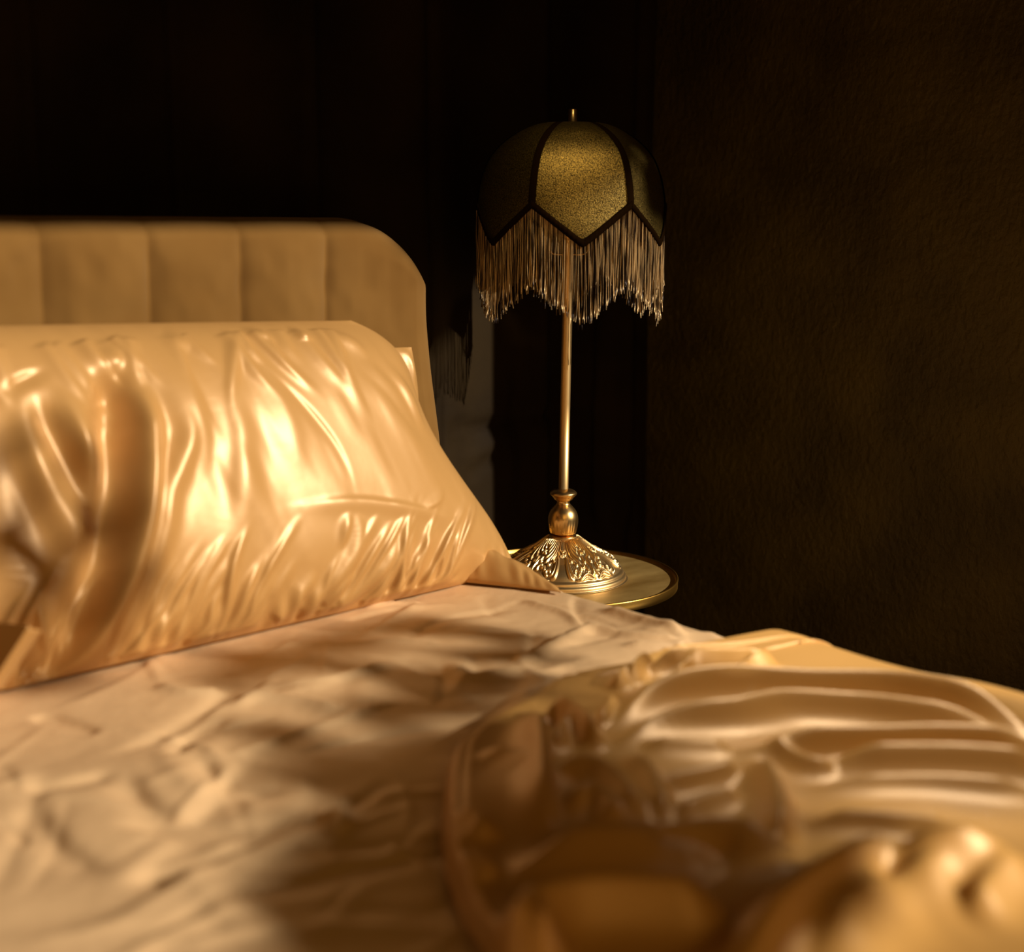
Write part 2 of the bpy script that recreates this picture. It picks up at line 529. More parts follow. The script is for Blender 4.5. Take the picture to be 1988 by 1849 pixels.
folds = [
    # crest in the picture, crest height, far-side width, near-side width
    ([(1120, 1400), (1190, 1385), (1240, 1358), (1294, 1341), (1400, 1328), (1529, 1324), (1710, 1327), (1858, 1352), (1956, 1385), (2060, 1440)], .042, .028, .020),
    ([(1150, 1442), (1206, 1434), (1283, 1403), (1420, 1390), (1529, 1370), (1666, 1371), (1780, 1385), (1900, 1405), (2040, 1450)], .034, .014, .020),
    ([(1330, 1362), (1420, 1358), (1500, 1350), (1600, 1352)], .018, .008, .012),
    ([(1400, 1447), (1480, 1444), (1573, 1438), (1700, 1436), (1830, 1436), (1988, 1448), (2100, 1475)], .036, .022, .018),
    ([(1560, 1466), (1700, 1470), (1850, 1478), (2000, 1490), (2100, 1500)], .034, .012, .022),
    ([(1560, 1530), (1720, 1532), (1850, 1539), (2050, 1557)], .018, .009, .016),
    ([(1447, 1455), (1485, 1490), (1512, 1550), (1515, 1620), (1505, 1660)], .030, .010, .020),
    ([(1475, 1452), (1530, 1475), (1575, 1492), (1640, 1497)], .020, .008, .014),
    ([(1540, 1605), (1640, 1612), (1776, 1625), (1900, 1640)], .018, .012, .014),
    ([(1380, 1900), (1440, 1830), (1530, 1760), (1640, 1690), (1720, 1660), (1850, 1655), (1970, 1652), (2080, 1690)], .060, .034, .024),
    ([(1560, 1880), (1640, 1790), (1720, 1730), (1800, 1715), (1920, 1705)], .040, .02, .03),
    ([(1690, 1830), (1735, 1760), (1775, 1690)], -.018, .012, .016),
    ([(960, 1700), (1080, 1658), (1228, 1632), (1380, 1622), (1480, 1640), (1540, 1700)], .034, .02, .034),
    ([(1000, 1690), (1150, 1668), (1300, 1665), (1430, 1680)], .022, .012, .02),
    ([(930, 1850), (985, 1800), (1040, 1765), (1150, 1738), (1300, 1737), (1470, 1748)], .048, .020, .022),
    ([(980, 1830), (1020, 1790), (1045, 1790), (1060, 1840)], .05, .016, .02),
    ([(1060, 1800), (1180, 1790), (1330, 1795), (1420, 1820)], .024, .016, .02),
    ([(1042, 1360), (1052, 1450), (1058, 1540), (1064, 1610)], .030, .009, .020),
    ([(1045, 1385), (1080, 1372), (1118, 1392), (1150, 1428), (1178, 1446)], .036, .010, .012),
    ([(1080, 1470), (1090, 1430), (1120, 1405)], .022, .008, .010),
    ([(1155, 1425), (1178, 1395), (1192, 1362)], .022, .008, .009),
    ([(1065, 1530), (1100, 1508), (1160, 1513), (1210, 1550), (1245, 1605)], .026, .012, .016),
    ([(1100, 1590), (1140, 1560), (1180, 1580), (1195, 1620)], .022, .012, .014),
    ([(1180, 1480), (1255, 1510), (1285, 1570), (1300, 1610)], .020, .010, .018),
    ([(1250, 1548), (1350, 1522), (1450, 1495)], .020, .010, .014),
    ([(1300, 1605), (1380, 1562), (1445, 1545)], .018, .012, .016),
    ([(1230, 1465), (1330, 1470), (1430, 1468)], .014, .010, .014),
    ([(870, 1590), (920, 1600), (950, 1640)], .018, .012, .016),
    ([(880, 1700), (920, 1690), (960, 1720)], .016, .012, .014),
    ([(930, 1460), (990, 1480), (1040, 1520)], .014, .014, .018),
    ([(1240, 1305), (1300, 1290), (1380, 1284), (1450, 1282), (1525, 1276)], .034, .010, .014),
    ([(1300, 1335), (1335, 1312), (1385, 1288)], .020, .008, .010),
    ([(1400, 1326), (1460, 1300), (1515, 1280)], .024, .008, .010),
    ([(1222, 1335), (1245, 1302), (1285, 1296)], .026, .009, .010),
    ([(1195, 1350), (1210, 1330), (1240, 1325)], .020, .010, .012),
    ([(1440, 1392), (1470, 1372), (1500, 1352)], .010, .006, .010),
    ([(1660, 1385), (1690, 1360), (1720, 1345)], .010, .006, .010),
    ([(1780, 1400), (1850, 1385), (1930, 1388)], .012, .006, .010),
    ([(1870, 1790), (1930, 1735), (1988, 1700)], .03, .02, .02),
    ([(1230, 1695), (1350, 1695), (1450, 1720)], -.014, .016, .02),
]
pos = np.zeros_like(h)
for pts, hh, wf, wn in folds:
    q_ = stroke(S, T, bed_xy(pts, max(hh, 0) * .8 + .016), hh * .9, wf, wn, (.3, .25), power=1.6)
    if hh > 0: pos += q_ ** 3
    else: h += q_
h = h + np.cbrt(pos)
hang = np.clip(S - XE, 0, None)
h = h * smoothstep(.36, .05, hang) + .012 + smoothstep(.02, .16, hang) * (.022 + .020 * np.sin(T * 30 + 2.5 * np.sin(T * 7)))
h = h * smoothstep(-.0001, .02, dist_hem + .008)
h = np.maximum(h, .006)
Pm = drape_map(S, T, h, XE + .004, .06)
mb = MB(); mb.grid(Pm)
o = mb.build('top_sheet', M['fold_satin'], None, True, origin=(1.2, .6, BED_Z))
md = o.modifiers.new('cloth', 'SOLIDIFY'); md.thickness = .003; md.offset = -1
tag(o, 'rumpled golden satin top sheet thrown back in deep folds over the right of the bed', 'bed sheet')

# ------------------------------------------------------------------ pillows
def pillow(name, lab, Ybot, lean, Hh, Tk, xl, xr, mat, folds=(), nu=300, nv=220, noise=.002, yr=(0, 9), zb=.004):
    """a stuffed case that leans on the headboard; xl, xr give its ends as functions of v in [-1, 1]"""
    bdir = np.array([0, math.sin(lean), math.cos(lean)]); nrm = np.array([0, -math.cos(lean), math.sin(lean)])
    c0 = np.array([0, Ybot, BED_Z + zb]) + bdir * Hh
    u = np.sin(np.linspace(-1, 1, nu) * math.pi / 2) * .6 + np.linspace(-1, 1, nu) * .4
    v = np.sin(np.linspace(-1, 1, nv) * math.pi / 2) * .6 + np.linspace(-1, 1, nv) * .4
    U, V = np.meshgrid(u, v, indexing='ij')
    x0, x1 = xl(V), xr(V)
    Xp = (x0 + x1) / 2 + (x1 - x0) / 2 * U
    top_dip = 1 - .02 * (1 - U ** 2) * 0
    Bp = V * Hh + .024 * (1 - U) / 2 * smoothstep(-.2, 1, V) + .006 * smoothstep(0, 1, V)
    prof = np.clip((1 - np.abs(U) ** 3.2), 0, 1) ** .55 * np.clip((1 - np.abs(V) ** 2.6), 0, 1) ** .62
    N_ = Tk * prof
    rim = np.minimum(1 - np.abs(U), 1 - np.abs(V))
    disp = np.zeros_like(N_); pos = np.zeros_like(N_)
    p0 = c0 + nrm * Tk * .75
    for pts, hh, wl, wr, tp in folds:
        ab = []
        for px, py in pts:
            q = on_plane(px, py, p0, nrm)
            ab.append((q[0], float(np.dot(q - c0, bdir))))
        q_ = stroke(Xp, Bp, ab, hh * .8, wl * 1.15, wr * 1.2, tp)
        if hh > 0: pos += q_ ** 3
        else: disp += q_
    gr = random.Random(nu)
    for i in range(int(46 * nu / 420)):
        x_ = gr.uniform(float(x0.mean()) + .05, float(x1.min()) + .06); l_ = gr.uniform(.05, .14); a_ = gr.gauss(.55, .25)
        ab = [(x_ - .02, -Hh * .97), (x_, -Hh * .9), (x_ + l_ * .5 * math.sin(a_), -Hh * .9 + l_ * .5), (x_ + l_ * math.sin(a_ + .25), -Hh * .9 + l_)]
        q_ = stroke(Xp, Bp, ab, gr.uniform(.004, .011), gr.uniform(.004, .007), gr.uniform(.005, .009), (.02, .6))
        pos += q_ ** 3
    for i in range(int(20 * nu / 420)):
        x_ = gr.uniform(float(x0.mean()) + .05, float(x1.min()) - .05); l_ = gr.uniform(.06, .2); a_ = gr.gauss(.2, .3)
        ab = [(x_, Hh * .95), (x_ + l_ * .5 * math.sin(a_), Hh * .95 - l_ * .5), (x_ + l_ * math.sin(a_ + .2), Hh * .95 - l_)]
        q_ = stroke(Xp, Bp, ab, gr.uniform(.003, .007), gr.uniform(.006, .012), gr.uniform(.008, .016), (.05, .6))
        pos += q_ ** 3
    disp += np.cbrt(pos)
    disp += noise * vnoise(Xp * 16 + Bp * 6, Bp * 6, 51) + noise * .5 * vnoise(Xp * 45 + Bp * 12, Bp * 14, 52)
    # gathered hem along the bottom and right seam
    disp += .004 * np.sin(Xp * 150 + 3 * np.sin(Xp * 31)) * smoothstep(-.72, -.97, V)
    k_ = smoothstep(0, .05, rim)
    Nf = N_ + disp * (.25 + .75 * k_)
    front = c0 + Xp[..., None] * np.array([1, 0, 0]) + Bp[..., None] * bdir + Nf[..., None] * nrm
    back = c0 + Xp[..., None] * np.array([1, 0, 0]) + Bp[..., None] * bdir - (N_ * .8)[..., None] * nrm
    for arr in (front, back):
        arr[..., 2] = np.maximum(arr[..., 2], BED_Z + .006)
        arr[..., 1] = np.clip(arr[..., 1], yr[0], yr[1])
    mb = MB(); mb.grid(front, flip=False); mb.grid(back[::2, ::2], flip=True)
    o = mb.build(name, mat, None, True, origin=(float((xl(0) + xr(0)) / 2), Ybot, BED_Z))
    tag(o, lab, 'pillow', 'satin pillows leaning on the headboard')
    return o

t0, t1, t2 = (.35, .35), (.48, .48), (.5, .05)
pf = [
    # deep valley and its two bright crests at the left
    ([(222, 690), (212, 820), (205, 960), (196, 1080), (150, 1250), (80, 1350)], -.040, .022, .020, (.15, .1)),
    ([(258, 735), (272, 830), (272, 930), (262, 1040), (235, 1150), (185, 1260), (110, 1350), (60, 1375)], .030, .014, .016, (.15, .05)),
    ([(300, 690), (335, 790), (352, 860), (315, 960), (300, 1060), (270, 1180), (225, 1270)], .014, .012, .016, t0),
    ([(110, 740), (150, 850), (185, 950), (205, 1010)], .020, .018, .012, t1),
    ([(48, 735), (85, 830), (140, 930), (190, 1040)], -.018, .014, .020, t0),
    ([(20, 700), (40, 760), (70, 900), (120, 1010), (180, 1090)], .016, .018, .014, t1),
    ([(20, 880), (60, 980), (90, 1100), (70, 1220)], -.014, .03, .03, t1),
    ([(0, 770), (40, 740), (100, 715)], -.007, .006, .010, t1),
    # long soft folds over the middle
    ([(310, 660), (350, 760), (375, 860), (390, 960)], .010, .014, .022, t1),
    ([(395, 650), (430, 760), (450, 880), (455, 1000), (440, 1120)], .010, .022, .030, t1),
    ([(470, 660), (510, 740), (550, 850), (560, 960)], .006, .016, .022, t1),
    ([(380, 700), (420, 800), (425, 960), (420, 1090)], -.006, .014, .02, t1),
    ([(475, 685), (560, 770), (625, 850), (660, 915), (678, 985)], -.0035, .004, .010, t1),
    ([(650, 700), (735, 770), (800, 850), (850, 940)], .005, .014, .022, t1),
    ([(700, 690), (770, 760), (820, 840)], .006, .010, .016, t1),
    ([(760, 690), (815, 770), (840, 840)], .008, .010, .012, t1),
    # crease that crosses low on the front
    ([(520, 995), (600, 985), (680, 978), (760, 985), (850, 1000), (935, 1020)], .006, .006, .012, t1),
    ([(865, 940), (850, 975), (800, 1000)], .004, .004, .008, t1),
    # pulled folds along the bottom seam
    ([(395, 1130), (345, 1190), (295, 1270), (250, 1320)], .016, .010, .012, t2),
    ([(400, 1165), (355, 1240), (320, 1300)], .014, .009, .012, t2),
    ([(445, 1150), (430, 1210), (412, 1265)], .012, .010, .012, t2),
    ([(540, 1110), (510, 1170), (490, 1240)], .008, .010, .014, t2),
    ([(612, 1105), (598, 1150), (570, 1205)], .014, .008, .012, t2),
    ([(672, 985), (690, 1040), (680, 1090), (650, 1140), (610, 1190)], .013, .009, .012, t2),
    ([(665, 990), (660, 1040), (655, 1075)], .008, .006, .008, t1),
    ([(765, 1020), (770, 1060), (755, 1100), (715, 1150), (680, 1180)], .015, .009, .013, t2),
    ([(700, 1100), (680, 1130), (650, 1170)], .010, .007, .010, t2),
    ([(838, 1095), (830, 1125), (790, 1160), (760, 1175)], .014, .009, .012, t2),
    ([(925, 1075), (900, 1110), (850, 1145), (810, 1165)], .014, .009, .013, t2),
    ([(945, 1100), (930, 1125), (880, 1155)], .010, .007, .010, t2),
    ([(975, 1085), (960, 1120), (930, 1145)], .010, .007, .010, t2),
    # twisted folds over the top seam
    ([(485, 634), (520, 642), (545, 665)], .012, .008, .010, t1),
    ([(575, 632), (600, 645), (612, 668)], .014, .008, .010, t1),
    ([(640, 634), (690, 650), (730, 690)], .010, .010, .014, t1),
    ([(330, 632), (350, 650), (380, 680)], .008, .012, .014, t1),
    ([(215, 640), (225, 690), (200, 740)], .010, .012, .016, t1),
]
front_pillow = pillow('pillow', 'long champagne satin pillow with pulled folds, nearest the camera, leaning on the headboard', 1.555, math.radians(20), .213, .090,
                      lambda V: .545 + 0 * V, lambda V: 1.335 + .125 * (smoothstep(.55, -1.05, V)) ** 1.25 - .085 * np.clip((V - .45) / .55, 0, 1) ** 3, M['pillow_satin'], pf, 420, 260, yr=(0, 1.716))
pillow('pillow', 'plain satin pillow almost hidden behind the long folded pillow, only its right corner showing', 1.70, math.radians(8), .175, .042,
       lambda V: .75 + 0 * V, lambda V: 1.405 + .02 * V ** 3 - .02 * np.clip((V - .5) / .5, 0, 1) ** 2, M['pillow_satin'], [([(795, 665), (815, 700), (822, 760)], .008, .006, .008, t1), ([(780, 680), (800, 730), (815, 780)], -.006, .006, .008, t1)], 160, 100, yr=(1.719, 1.797))

# loose ends of the front pillow's case
def patch(name, cpx, hgt_fn, nu, nv, mat, parent):
    c00, c10, c01, c11 = [np.array(c) for c in cpx]
    uu, vv = np.meshgrid(np.linspace(0, 1, nu), np.linspace(0, 1, nv), indexing='ij')
    Pq = (c00 * (1 - uu[..., None]) + c10 * uu[..., None]) * (1 - vv[..., None]) + (c01 * (1 - uu[..., None]) + c11 * uu[..., None]) * vv[..., None]
    Pq = Pq + hgt_fn(uu, vv)
    mb = MB(); mb.grid(Pq)
    o = mb.build(name, mat, parent)
    md = o.modifiers.new('cloth', 'SOLIDIFY'); md.thickness = .002; md.offset = 0
    return o

tip = on_z(1090, 1150, BED_Z + .010); n0 = np.array([1.345, 1.545, BED_Z + .01])
tip2 = tip + np.array([.012, .03, .0])
def cuff_h(u, v):
    e = np.sin(math.pi * np.clip(v, 0, 1)) ** .7
    z = .050 * e * np.clip(1 - u, 0, 1) ** .75 + .004 * e * np.sin(math.pi * u) + .0025 * vnoise(u * 9, v * 5, 71) * e + .0012 * np.sin(u * 40 + 2 * np.sin(u * 9)) * smoothstep(.45, .1, v) * smoothstep(0, .08, v)
    o_ = np.zeros(u.shape + (3,)); o_[..., 2] = z; return o_
patch('case_corner', (n0, tip, n0 + np.array([.075, .09, .004]), tip2), cuff_h, 70, 40, M['pillow_satin'], front_pillow)

def at_depth(px, py, d):
    r_ = ray(px, py); return CAM + r_ * (d / np.dot(r_, FWD))
fl_rows = []
for t_ in np.linspace(0, 1, 30):
    rowp = [at_depth(-150 - 60 * t_, 1200 + 150 * t_, 1.60), at_depth(-40 - 70 * t_, 1206 + 130 * t_, 1.50), at_depth(46 - 66 * t_, 1214 + 112 * t_, 1.415), at_depth(55 - 75 * t_, 1219 + 111 * t_, 1.408),
            at_depth(63 - 76 * t_, 1221 + 112 * t_, 1.414), at_depth(80 - 80 * t_, 1224 + 118 * t_, 1.445)]
    fl_rows.append(spline(np.array(rowp), 6))
mb = MB(); mb.grid(np.array(fl_rows))
cf = mb.build('case_flap', M['pillow_satin'], front_pillow)
md = cf.modifiers.new('cloth', 'SOLIDIFY'); md.thickness = .002; md.offset = 0

# ------------------------------------------------------------------ side table and lamp
_d = 2.42
# place the lamp axis on the picture position of the base centre, at the depth of the table
q = CAM + ray(1092, 1121) * (_d / np.dot(ray(1092, 1121), FWD))
LC = q[:2].copy(); BASE_Z = q[2]
RT = .210
TRAY_Z = BASE_Z
tab = empty('side_table', (LC[0], LC[1], 0), 'round brass tray side table standing between the bed and the dark wall', 'side table')
c3 = (LC[0], LC[1], 0)
mb = MB(); mb.lathe([(0, TRAY_Z - .004), (RT - .004, TRAY_Z - .004), (RT - .004, TRAY_Z), (0, TRAY_Z)], 128, c3); mb.build('tray_surface', M['tray'], tab, False)
mb = MB()
zt = TRAY_Z + .0060
mb.lathe([(RT - .006, TRAY_Z - .0005), (RT - .0035, zt - .001), (RT - .0028, zt), (RT - .0012, zt + .0004), (RT, zt - .0006), (RT + .0005, zt - .002), (RT - .0002, TRAY_Z - .004), (RT - .0004, TRAY_Z - .0115), (RT - .003, TRAY_Z - .013), (RT - .02, TRAY_Z - .013), (RT - .03, TRAY_Z - .006), (0, TRAY_Z - .006)], 160, c3)
mb.build('tray_rim', M['rim'], tab)
mb = MB(); mb.lathe([(0, .02), (.013, .02), (.013, TRAY_Z - .02), (.03, TRAY_Z - .012), (.03, TRAY_Z - .006), (0, TRAY_Z - .006)], 32, c3); mb.build('pole', M['brass'], tab)
mb = MB(); mb.lathe([(0, 0), (.15, 0), (.152, .006), (.148, .012), (.05, .018), (.02, .024), (0, .024)], 96, c3); mb.build('foot', M['brass'], tab)

lamp = empty('table_lamp', (LC[0], LC[1], BASE_Z + .0005), 'tall brass table lamp with a fringed dark gold dome shade, standing on the tray table', 'lamp')
K = 1.18                                    # scale of the lamp's turned parts
view_az = math.atan2(-FWD[1], -FWD[0])      # azimuth of the direction lamp -> camera
view_az = math.atan2(-LC[1], -LC[0])

# cast base with acanthus relief
prof = np.array([(.0015, .0), (.094, .0), (.0975, .0015), (.0982, .004), (.0972, .007), (.0945, .0085), (.0935, .0095), (.0945, .011), (.0925, .0135), (.0895, .0150),
                 (.0885, .0165), (.0845, .0225), (.0775, .0290), (.069, .0345), (.0600, .0392), (.0510, .0440), (.0430, .0490), (.0360, .0540), (.0300, .0585), (.0250, .0620), (.0215, .0645), (.0200, .066)])
ps = spline(prof, 7)
Ls = np.concatenate([[0], np.cumsum(np.linalg.norm(np.diff(ps, axis=0), axis=1))])
npr = 230
i0 = np.argmin(np.abs(ps[:, 1] - .0155) + (ps[:, 0] < .08) * 1)
arc = np.concatenate([np.linspace(0, Ls[i0], 60, endpoint=False), np.linspace(Ls[i0], Ls[-1], npr - 60)])
pr = np.stack([np.interp(arc, Ls, ps[:, 0]), np.interp(arc, Ls, ps[:, 1])], -1)
nseg = 800
th = np.linspace(0, 2 * math.pi, nseg, endpoint=False)
tn = np.gradient(pr, axis=0); tn /= np.linalg.norm(tn, axis=1)[:, None]
pn = np.stack([tn[:, 1], -tn[:, 0]], -1)           # outward
yv = (arc - Ls[i0]) / (Ls[-1] - Ls[i0])            # 0 at the rim of the dome, 1 at the neck
NF = 5
sec = 2 * math.pi / NF
TH_, YV = np.meshgrid(th, yv, indexing='ij')
ph = np.abs(((TH_ - view_az + sec / 2) % sec) - sec / 2)       # mirrored inside each sector, 0 on the strap
Apos = ph / (sec / 2)                               # 0..1
hr = np.zeros_like(Apos)
sp = lambda cx_, cy_, r0_, r1_, a0_, a1_, n=12: [(cx_ + (r0_ + (r1_ - r0_) * i / n) * math.cos(math.radians(a0_ + (a1_ - a0_) * i / n)), cy_ + .8 * (r0_ + (r1_ - r0_) * i / n) * math.sin(math.radians(a0_ + (a1_ - a0_) * i / n))) for i in range(n + 1)]
relief = [
    ([(.20, .62), (.17, .45), (.17, .25), (.22, .08), (.34, .03)], .0030, .028),
    ([(.27, .55), (.24, .40), (.25, .25), (.31, .13), (.42, .12)], .0024, .022),
    (sp(.42, .17, .10, .02, -90, 250), .0026, .024),
    ([(.06, .66), (.05, .82), (.04, .97)], .0030, .03), ([(.0, .60), (.0, .75), (.0, .95)], .0034, .03), ([(.13, .68), (.13, .85), (.12, .97)], .0026, .03),
    ([(.10, .58), (.17, .63), (.22, .70)], .0028, .03), ([(.0, .56), (.07, .58), (.12, .55)], .0030, .028),
    ([(.34, .97), (.36, .80), (.44, .62), (.58, .46), (.72, .34)], .0036, .030),
    ([(.26, .97), (.28, .80), (.33, .64), (.44, .50), (.54, .40)], .0030, .026),
    ([(.44, .97), (.47, .80), (.56, .66), (.70, .54), (.84, .48)], .0032, .030),
    ([(.56, .97), (.60, .82), (.70, .70), (.82, .62)], .0030, .030), ([(.70, .97), (.74, .85), (.84, .76), (.93, .72)], .0028, .03), ([(.86, .97), (.90, .86), (.97, .8)], .0028, .03),
    (sp(.34, .47, .07, .015, 200, 560), .0030, .022), (sp(.50, .36, .06, .015, 120, 460), .0026, .022), (sp(.66, .29, .07, .015, 60, -260), .0030, .024),
    (sp(.84, .42, .07, .015, 90, -250), .0030, .024), (sp(.92, .64, .06, .015, 90, -240), .0026, .022),
    ([(.72, .34), (.80, .26), (.82, .16)], .0034, .030), ([(.62, .30), (.58, .22), (.54, .24)], .0026, .024),
    ([(.84, .55), (.94, .42), (.985, .26), (.93, .12), (.80, .06)], .0030, .028), ([(.90, .50), (.98, .40)], .002, .02),
    ([(.34, .02), (.46, .0), (.58, .07), (.70, .12), (.82, .10), (.92, .03), (1.0, .02)], .0030, .026),
    ([(.40, -.03), (.58, .01), (.70, .05), (.84, .02), (1.0, -.03)], .0018, .02),
]
for pts, hh, w in relief:
    hr = np.maximum(hr, stroke(Apos, YV, pts, hh, w, w, (.12, .2), k=3))
ground = smoothstep(.06, .10, YV) * smoothstep(.55, .4, YV) * smoothstep(.2, .26, Apos)
hr += .0003 * ground * np.sin(TH_ * 130) * np.sin(YV * 90) * (hr < .0008)
hr *= smoothstep(-.02, .02, YV) * smoothstep(1.0, .93, YV) * .8 + .2 * (YV > 0)
Rr = pr[None, :, 0] + hr * pn[None, :, 0]; Zz = pr[None, :, 1] + hr * pn[None, :, 1]
P = np.stack([LC[0] + K * Rr * np.cos(TH_), LC[1] + K * Rr * np.sin(TH_), BASE_Z + .0005 + K * Zz], -1)
mb = MB(); mb.grid(P, wrap_u=True); mb.build('base', M['base_brass'], lamp)
cl = (LC[0], LC[1], BASE_Z)
kk = lambda pts: [(r_ * K, z_ * K) for r_, z_ in pts]
mb = MB(); mb.lathe(kk([(.0, .064), (.0205, .064), (.0215, .0655), (.0205, .0672), (.0125, .0685), (.0, .069)]), 64, cl); mb.build('neck_ring', M['brass'], lamp)
vase = spline(np.array(kk([(.0115, .068), (.0125, .0696), (.0188, .0706), (.0204, .0735), (.0220, .081), (.0231, .0895), (.0228, .097), (.0200, .105), (.0150, .1115), (.0108, .1160), (.0098, .1190), (.0092, .122), (.0, .1225)])), 5)
fl = lambda t_, z_: 1 + .022 * np.abs(np.sin(t_ * 10)) * smoothstep(.097 * K, .083 * K, z_) - .006
mb = MB(); mb.lathe(vase, 160, cl, fl); mb.build('baluster', M['brass'], lamp)
coll = spline(np.array(kk([(.0, .1205), (.0095, .1205), (.0112, .1222), (.0138, .1232), (.0158, .1262), (.0200, .1308), (.0206, .1322), (.0200, .1342), (.0165, .1372), (.0110, .1392), (.0068, .1400), (.0058, .1415), (.0, .142)])), 4)
mb = MB(); mb.lathe(coll, 72, cl); mb.build('collar', M['brass'], lamp)

# heights from the picture
def lamp_z(py, px=1100):
    d = ray(px, py); return (CAM + d * (_d / np.dot(d, FWD)))[2]
Z_TOP, Z_NOTCH, Z_TIP, Z_FIN = lamp_z(240), lamp_z(404), lamp_z(474), lamp_z(212)
pole_top = Z_TIP + .02
lean = np.array([RGT[0], RGT[1]]) * .0045
lean2 = np.array([RGT[0], RGT[1]]) * .0085
mb = MB(); p0, p1 = np.array([*LC, BASE_Z + .140 * K]), np.array([*(LC + lean), pole_top])
mb.tube([p0, p0 * .66 + p1 * .34, p0 * .33 + p1 * .67, p1], .0088, 24); mb.build('pole', M['pole_brass'], lamp)
SC = LC + lean2                                 # axis of the shade

# shade: six lame panels, ribs, braid, lining
RS = .1655
dome = np.array([(.022, .0), (.050, -.0005), (.078, -.0115), (.104, -.0290), (.1245, -.0520), (.1360, -.0760), (.1430, -.1010), (.1475, -.1300), (.1490, -.1600), (.1498, -.1750), (.1500, -.215)])
dome = np.stack([dome[:, 0] * RS / .15, dome[:, 1] * (Z_TOP - Z_NOTCH) / .145], -1)
dz = spline(dome, 8)
def dome_r(z):
    return np.interp(-z, -dz[:, 1], dz[:, 0])
a_seam0 = view_az + math.radians(-1) * 0 + math.radians(6.5)     # centre of the panel that faces the camera; + turns to image right
NP_ = 6
# image right is the clockwise side seen from above for a viewer: find the sign
test = np.array([math.cos(view_az + .1), math.sin(view_az + .1)])
sgn = 1 if np.dot(test, RGT[:2]) > 0 else -1
pan_c = [view_az + sgn * math.radians(6.5 + 60 * i) for i in range(6)]
shade = empty('shade', (0, 0, 0)); shade.parent = lamp
shade.location = (0, 0, Z_TOP - lamp.location[2])
def edge_depth(w):
    """lower edge below the dome top for w in [-1, 1] across a panel: notch at the seams, point in the middle"""
    a = np.abs(w)
    zz = (Z_TOP - Z_TIP) + ((Z_TOP - Z_NOTCH) - (Z_TOP - Z_TIP)) * np.clip((np.sqrt(a * a + .0016) - .04) / (math.sqrt(1.0016) - .04), 0, 1)
    return zz
def shade_pt(az, w, z, off=0.0):
    """panel fabric is stretched flat between ribs: radius shrinks a little in the middle of a panel"""
    r = dome_r(z)
    flat = 1 - .085 * (1 - w ** 2) * smoothstep(.0, -.03, z) * (1 - .75 * smoothstep(-(Z_TOP - Z_NOTCH) * .8, -(Z_TOP - Z_TIP), z))
    rr = r * flat + off
    return np.stack([SC[0] + rr * np.cos(az), SC[1] + rr * np.sin(az), Z_TOP + z], -1)
half = math.radians(30)
for c in pan_c:
    w = np.linspace(-1, 1, 41); t = np.linspace(0, 1, 60)
    W_, T_ = np.meshgrid(w, t, indexing='ij')
    zz = -edge_depth(W_) * T_
    # arc-like spacing so the top is well sampled
    zz = -edge_depth(W_) * (T_ ** 1.6)
    rtop = .022
    Pn = shade_pt(c + half * W_, W_, zz)
    mb = MB(); mb.grid(Pn, flip=False)
    pan = mb.build('panel', M['lame'], shade)
    Pl = shade_pt(c + half * W_, W_, zz * .985, -.0025)
    mb = MB(); mb.grid(Pl, flip=True); mb.build('lining', M['lining'], shade)
    # braid along the pointed lower edge
    wv = np.linspace(-1, 1, 61)
    path = shade_pt(c + half * wv, wv, -edge_depth(wv) + .004, .0010)
    mb = MB()
    up_ = np.stack([np.zeros(61), np.zeros(61), np.ones(61)], -1)
    ring = []
    rad = np.stack([np.cos(c + half * wv), np.sin(c + half * wv), 0 * wv], -1)
    rib_ = (.0006 * np.sin(np.arange(61) * 2.4))[:, None]
    for oz, orr in ((-.0068, .0), (-.0055, .0022), (.0, .0030), (.0058, .0022), (.0072, .0), (0, -.0015)):
        ring.append(path + up_ * oz + rad * (orr + rib_))
    mb.grid(np.transpose(np.array(ring), (1, 0, 2)), wrap_v=True)
    mb.build('braid', M['braid'], shade)
    # rib tape on the seam
    az = c + half
    zv = -(Z_TOP - Z_NOTCH) * np.linspace(0.0005, 1.0, 50) ** 1.6
    mid = shade_pt(np.full(50, az), np.ones(50), zv, .0016)
    tw = .0066 * np.ones(50)
    tang = np.array([-math.sin(az), math.cos(az), 0])
    radv = np.array([math.cos(az), math.sin(az), 0])
    mb = MB()
    mb.grid(np.stack([mid - tang * tw[:, None] - radv * .0016, mid - tang * tw[:, None] * .5, mid, mid + tang * tw[:, None] * .5, mid + tang * tw[:, None] - radv * .0016], 1), flip=True)
    mb.build('rib_tape', M['braid'], shade)
mb = MB(); mb.lathe([(0, .0015), (.026, .0012), (.028, .0), (.026, -.003), (0, -.003)], 48, (SC[0], SC[1], Z_TOP)); mb.build('top_cap', M['braid'], shade)

